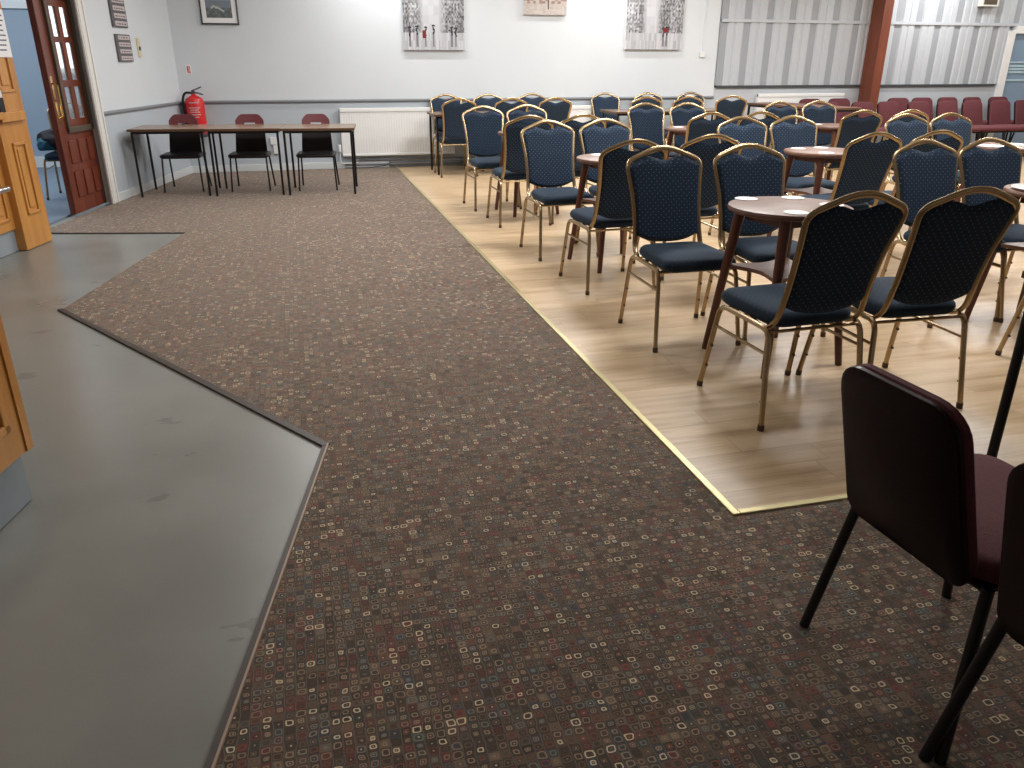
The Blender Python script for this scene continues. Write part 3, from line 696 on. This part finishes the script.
for i, (x, y) in enumerate(fr_): place(mc, True, x, y, pi+random.uniform(-.14, .14), 'maroon padded chair, %s in the front of two rows by the striped wall' % ORD[i], 'maroon chairs before the striped wall', 1.05).scale.x = 1.08
rr_ = [(7.40, 10.68), (7.92, 10.70), (8.93, 10.68), (9.40, 10.70), (9.88, 10.70), (10.36, 10.68), (10.84, 10.7)]
for i, (x, y) in enumerate(rr_): place(mc, True, x, y, pi+random.uniform(-.12, .12), 'maroon padded chair, %s in the rear of two rows by the striped wall' % (ORD[i] if i < 6 else 'rightmost'), 'maroon chairs before the striped wall', 1.07).scale.x = 1.10

# ------------------------------------------------------------------ wall things
def BWY(d=0.): return YW-.006-d
fe = thing('fire_extinguisher', 'red fire extinguisher with black hose on the wall in the corner', 'fire extinguisher', (-1.225, 11.06, 0))
b = B(); lathe(b, [(0, .47), (.10, .47), (.113, .485), (.113, .86), (.10, .91), (.05, .94), (.028, .95), (.028, .965), (0, .965)], seg=28); obj('cylinder', b, 'red', fe)
b = B(); lathe(b, [(.113, .455), (.116, .46), (.116, .50), (.113, .50)], seg=28); obj('base_ring', b, 'dark', fe)
b = B(); box(b, -.02, .02, -.02, .02, .96, 1.0); tube(b, [(-.02, 0, .985), (.05, 0, .975), (.11, 0, .955)], .009); tube(b, [(-.02, 0, 1.0), (.04, 0, 1.02), (.10, -.01, 1.045)], .008); obj('valve_handle', b, 'dark', fe)
b = B(); tube(b, smoothpath([(-.01, 0, .975), (-.10, -.01, .985), (-.135, -.02, .90), (-.125, -.03, .60), (-.115, -.03, .56)], .06), .014); obj('hose', b, 'black', fe)
b = B()
for k, (w, z) in enumerate([(.10, .86), (.12, .80), (.09, .775), (.11, .75), (.12, .72), (.08, .69)]):
    for i in range(6):
        a0 = -pi/2-(w/.2)+i*(w/.1)/6; a1 = a0+(w/.1)/6*.8; r = .1138
        vs = [b.verts.new((r*cos(q), r*sin(q), zz)) for q, zz in ((a0, z), (a1, z), (a1, z+.012), (a0, z+.012))]; b.faces.new(vs)
obj('label_print', b, 'pinkcard', fe, smooth=False)
obj('bracket', bx(-.03, .03, .105, .134, .70, .90), 'dark', fe, smooth=False)
def board(name, label, cat, parts, group=None, wall='back'):
    t = thing(name, label, cat, group=group)
    if wall == 'left': LW(t)
    for nm, bm, m in parts: obj(nm, bm, m, t, smooth=False)
    return t
Y0 = YW
p = B(); box(p, -1.272, -1.258, Y0-.008, Y0-.006, 1.205, 1.285); box(p, -1.25, -1.238, Y0-.008, Y0-.006, 1.25, 1.285); box(p, -1.25, -1.236, Y0-.008, Y0-.006, 1.20, 1.225); box(p, -1.262, -1.232, Y0-.008, Y0-.006, 1.235, 1.243)
board('safety_sign', 'small red and white fire sign on wall above the extinguisher', 'sign', [('sign_plate', bx(-1.285, -1.225, Y0-.006, Y0, 1.19, 1.297), 'paper'), ('sign_symbols', p, 'red')])
def rows_board(y0, y1, z0, z1, label):
    t = thing('name_board', label, 'board', group='grey name boards on the left wall'); LW(t)
    obj('backing', bx(0, .02, y0, y1, z0, z1, bev=.004), 'frame_grey', t, smooth=False)
    n = 4; h = (z1-z0)/n
    for k in range(n):
        s = obj('name_strip', bx(.02, .026, y0+.045, y1-.03, z0+h*k+.014, z0+h*(k+1)-.012, bev=.003), 'pinkcard', t, smooth=False)
        b = B(); yy = y0+.07
        while yy < y1-.07: w = random.uniform(.02, .06); box(b, .026, .0266, yy, min(yy+w, y1-.05), z0+h*k+.028, z0+h*k+.040); yy += w+.02
        obj('lettering', b, 'frame_grey', s, smooth=False)
rows_board(.615, .975, 1.335, 1.60, 'grey board of four pale strips, lower of two on left wall')
rows_board(.61, .975, 1.665, 1.955, 'grey board of pale strips, upper of two on left wall')
t = board('wall_plate', 'narrow cream plate with dark mark beside the lower grey board', 'plate', [('plate', bx(0, .012, 1.165, 1.245, 1.38, 1.575, bev=.004), 'yellow')], wall='left')
b = B(); tube(b, [(.012, 1.205, 1.47), (.020, 1.205, 1.47)], .022, seg=12); obj('button', b, 'dark', t)
# framed landscape
def grid_paint(w, h, nx, ny, fn, y=0.):
    bm = B(); cl_ = bm.loops.layers.color.new('Col')
    for i in range(nx):
        for j in range(ny):
            x0, x1, z0, z1 = w*i/nx, w*(i+1)/nx, h*j/ny, h*(j+1)/ny
            f = bm.faces.new([bm.verts.new(q) for q in ((x0, y, z0), (x1, y, z0), (x1, y, z1), (x0, y, z1))]); c = fn((i+.5)/nx, (j+.5)/ny)
            for l in f.loops: l[cl_] = (*c, 1)
    return bm
def painting(name, label, x0, x1, z0, z1, fn, depth=.05, nx=84, ny=100, sides='paper', group=None, cat='painting'):
    t = thing(name, label, cat, (x0, YW-depth, z0), group=group)
    obj('canvas_edge', bx(0, x1-x0, .0008, depth, 0, z1-z0), sides, t, smooth=False)
    bm = grid_paint(x1-x0, z1-z0, nx, ny, fn); me = bpy.data.meshes.new('painted_face'); bm.to_mesh(me); bm.free(); me.materials.append(M['paint']); link('painted_face', me, None, t, smooth=False)
    return t
def H(*a): return random.Random(str(a)).random()
def city(red, figs, seed, mid=.5, gapw=.13):
    def fn(u, v):
        k = .55+.12*H(seed, int(u*28), int(v*30))
        base = .74
        d = abs(u-mid)-(gapw+(1-v)*-.02)
        if v > .22 and d > 0:
            bld = int((u*9+seed)); tone = .42+.22*H(seed, bld)+.15*v
            win = (int(u*56) % 3 == 0 and int(v*70) % 4 < 2)
            tone = tone*(.75 if win else 1)+.36*H(seed, int(u*44), int(v*34))-.19; fd = min(1, d/.12); base = tone*fd+.78*(1-fd)
        elif v > .22: base = .78+.06*H(seed, int(u*12), int(v*9))
        else: base = .70+.14*H(seed, int(u*40), int(v*8))
        base *= .93; c = [base*.98, base*.99, base*1.02]
        if v < .22 and figs:
            for fx in figs:
                if abs(u-fx) < .015 and v > .04: c = [.45, .44, .47]
        for n_, fx in enumerate(figs):
            k_ = fx+.008*sin(v*60+n_*2); hh = .03*H(n_, 4)
            if abs(u-k_) < .010+.006*H(n_, int(v*60)) and .17+hh < v < .27+hh: c = [.16, .13, .15]
            if ((u-fx)/.03)**2+((v-.275-hh)/.018)**2 < 1 and v > .27+hh: c = [.14, .13, .17]
        for (rx, rz, rw, rh) in red:
            if abs(u-rx) < rw and abs(v-rz) < rh: c = [.42, .06, .09]
        return c
    return fn
painting('canvas_print', 'grey rainy city canvas with umbrella figures above the radiator, leftmost canvas', 1.425, 2.225, 1.48, 2.42, city([(.34, .20, .03, .05)], (.1, .22, .36, .49, .79, .86), 2, .46, .14), group='city canvases on the back wall')
painting('canvas_print', 'grey snowy city street canvas with a tiny red umbrella, rightmost canvas', 4.50, 5.345, 1.50, 2.45, city([(.70, .255, .045, .03)], (.66, .72), 5, .44, .10), group='city canvases on the back wall')
def warm(u, v):
    k = .68+.08*H(9, int(u*20), int(v*16)); c = [k, k*.96, k*.93]
    if v > .35 and H(3, int(u*14), int(v*10)) > .55: c = [.58, .48, .45]
    if .55 < u < .58 and v > .15: c = [.3, .25, .22]
    return c
painting('canvas_print', 'small pale canvas high on the back wall, middle of three', 3.03, 3.63, 1.92, 2.32, warm, nx=36, ny=24, group='city canvases on the back wall')
t = thing('framed_picture', 'dark framed landscape with white mount above the fire sign', 'picture', (-1.03, YW-.03, 1.755))
b = B(); w_, h_, f_ = .44, .52, .018
for a in ((0, w_, 0, f_), (0, w_, h_-f_, h_), (0, f_, 0, h_), (w_-f_, w_, 0, h_)): box(b, a[0], a[1], 0, .03, a[2], a[3], bev=.003)
obj('frame', b, 'dark', t, smooth=False); obj('mount', bx(f_, w_-f_, .012, .03, f_, h_-f_), 'paper', t, smooth=False)
def land(u, v):
    if v < .3: c = (.34, .37, .37) if H(1, int(u*20), int(v*20)) > .4 else (.42, .46, .46)
    elif v < .5: c = (.46, .50, .54)
    else: c = (.50, .57, .65)
    if abs(v-.22-.1*sin(u*5)) < .035 and .2 < u < .7: c = (.70, .72, .72)
    return c
bm = grid_paint(.30, .38, 30, 30, land); bmesh.ops.translate(bm, verts=bm.verts, vec=(.07, .0115, .075)); me = bpy.data.meshes.new('painted_face'); bm.to_mesh(me); bm.free(); me.materials.append(M['paint']); link('painted_face', me, None, t, smooth=False)
# radiators
def radiator(x0, x1, z0, z1, label, valve=True):
    t = thing('radiator', label, 'radiator', (x0, YW-.006, 0), group='white panel radiators on the back wall'); w = x1-x0
    b = B(); n = int(w/.034); prof = []
    for k in range(n):
        a = w*k/n; s = w/n
        for fx, dy in ((0, 0), (.25, 0), (.4, .0018), (.85, .0018), (1., 0)): prof.append((a+s*fx, -.09-dy))
    lo = [b.verts.new((x, y, z0+.03)) for x, y in prof]; hi = [b.verts.new((x, y, z1-.05)) for x, y in prof]
    for i in range(len(prof)-1): b.faces.new((lo[i], lo[i+1], hi[i+1], hi[i]))
    box(b, 0, w, -.0905, -.05, z0, z1, bev=.004); box(b, 0, w, -.10, -.03, z1-.05, z1, bev=.008); box(b, 0, w, -.098, -.05, z0, z0+.03, bev=.006)
    obj('panel', b, 'white', t, smooth=False); obj('side_grille', bx(.004, w-.004, -.05, -.01, z0+.02, z1-.004), 'whiteplastic', t, smooth=False)
    b = B(); box(b, .1, .14, -.04, 0, z0+.1, z1-.1); box(b, w-.14, w-.1, -.04, 0, z0+.1, z1-.1); obj('wall_bracket', b, 'whiteplastic', t, smooth=False)
    if valve:
        b = B(); tube(b, smoothpath([(0, -.06, z0+.05), (-.03, -.06, z0+.05), (-.03, -.06, .07), (.2, -.03, .07)], .02), .009); obj('pipe_tail', b, 'whiteplastic', t)
        b = B(); lathe(b, [(0, z0+.06), (.022, z0+.06), (.024, z0+.14), (.018, z0+.15), (0, z0+.15)], (-.03, -.06), 14); obj('valve', b, 'whiteplastic', t)
radiator(.535, 2.05, .165, .772, 'long white ribbed radiator behind the right of three tables')
radiator(2.75, 4.02, .165, .772, 'white radiator behind the blue chairs under the middle canvas')
radiator(6.62, 8.08, .30, .905, 'white radiator under the striped wall behind maroon chairs', False)
b = B(); tube(b, smoothpath([(.56, YW-.03, .05), (1.3, YW-.03, .045), (5.8, YW-.03, .05)], .05), .012); tube(b, [(.75, YW-.035, .105), (5.8, YW-.035, .105)], .010)
tag(obj('heating_pipe', b, 'rail'), 'grey heating pipes running low along back wall below radiator', 'pipe')
b = B(); tube(b, smoothpath([(.55, YW-.05, .012), (.9, YW-.07, .01), (1.1, YW-.05, .03), (1.18, YW-.03, .07)], .1), .006)
tag(obj('cable', b, 'dark'), 'thin dark cable trailing on carpet under the radiator', 'cable')
t = board('wall_socket', 'white double socket box low on back wall between tables', 'socket', [('box', bx(-.376, -.27, Y0-.04, Y0-.006, .33, .42, bev=.004), 'whiteplastic')])
obj('lower_box', bx(-.345, -.27, Y0-.045, Y0-.006, .215, .325, bev=.004), 'whiteplastic', t, smooth=False)
t = board('thermostat', 'small white box on back wall right of the last canvas', 'thermostat', [('case', bx(5.665, 5.74, Y0-.03, Y0, 1.40, 1.475, bev=.006), 'whiteplastic'), ('conduit', bx(5.695, 5.71, Y0-.012, Y0, 1.475, 2.88), 'wall')])
t = board('wall_speaker', 'small beige unit high on striped wall near right door', 'unit', [('case', bx(10.24, 10.56, Y0-.10, Y0-.02, 2.13, 2.30, bev=.006), 'cream'), ('grille', bx(10.28, 10.52, Y0-.103, Y0-.10, 2.155, 2.27), 'greenish')])

# ------------------------------------------------------------------ lights
def area(x, y, z, sx, sy, e, col=(1, .97, .92), rot=(0, 0, 0), spread=180):
    l = bpy.data.lights.new('ceiling_lamp', 'AREA'); l.shape = 'RECTANGLE'; l.size = sx; l.size_y = sy; l.energy = e; l.color = col; l.spread = math.radians(spread)
    o = bpy.data.objects.new('ceiling_lamp', l); C.objects.link(o); o.location = (x, y, z); o.rotation_euler = rot; return o
W_ = (1, .985, .965)
for x, y, e in [(.2, 8.4, 40), (3.2, 8.9, 72), (6.2, 8.9, 62), (9.2, 8.8, 58), (.2, 5.4, 42), (3.0, 5.8, 88), (6.0, 5.8, 58), (9.0, 5.8, 38), (3.2, 3.3, 36), (6.5, 3.0, 22), (-.6, 2.8, 12)]:
    area(x, y, ZC-.03, 1.2, .35, e, W_)
for x, e in ((1.3, 26), (4.3, 21), (9.3, 34), (11.6, 14)): area(x, 10.55, ZC-.03, 1.2, .12, e, W_)
area(-3.6, 10.3, ZC-.05, 1.6, 1.6, 60, (.93, .97, 1))
area(-4.8, 8.6, ZC-.05, 1.2, 1.2, 40, (.86, .93, 1))
w = bpy.data.worlds.new('World'); S.world = w; w.use_nodes = True; w.node_tree.nodes['Background'].inputs[0].default_value = (.5, .55, .6, 1); w.node_tree.nodes['Background'].inputs[1].default_value = .3

# ------------------------------------------------------------------ camera
f, th, ro, h, yw = 788.88, .3893, .0018, 1.3553, .2529
cam = bpy.data.cameras.new('Camera'); co = bpy.data.objects.new('Camera', cam); C.objects.link(co)
cam.sensor_width = 36; cam.lens = f*36/1024; cam.clip_start = .05; cam.clip_end = 60
F = Vector((sin(yw)*cos(th), cos(yw)*cos(th), -sin(th))); R = Vector((cos(yw), -sin(yw), 0)); U = R.cross(F)
R2 = R*cos(ro)+U*sin(ro); U2 = -R*sin(ro)+U*cos(ro)
m = Matrix((R2, U2, -F)).transposed().to_4x4(); m.translation = (0, 0, h); co.matrix_world = m
S.camera = co
S.view_settings.view_transform = 'Standard'; S.view_settings.look = 'None'; S.view_settings.gamma = 1; S.view_settings.exposure = 0.12; S.view_settings.use_curve_mapping = False
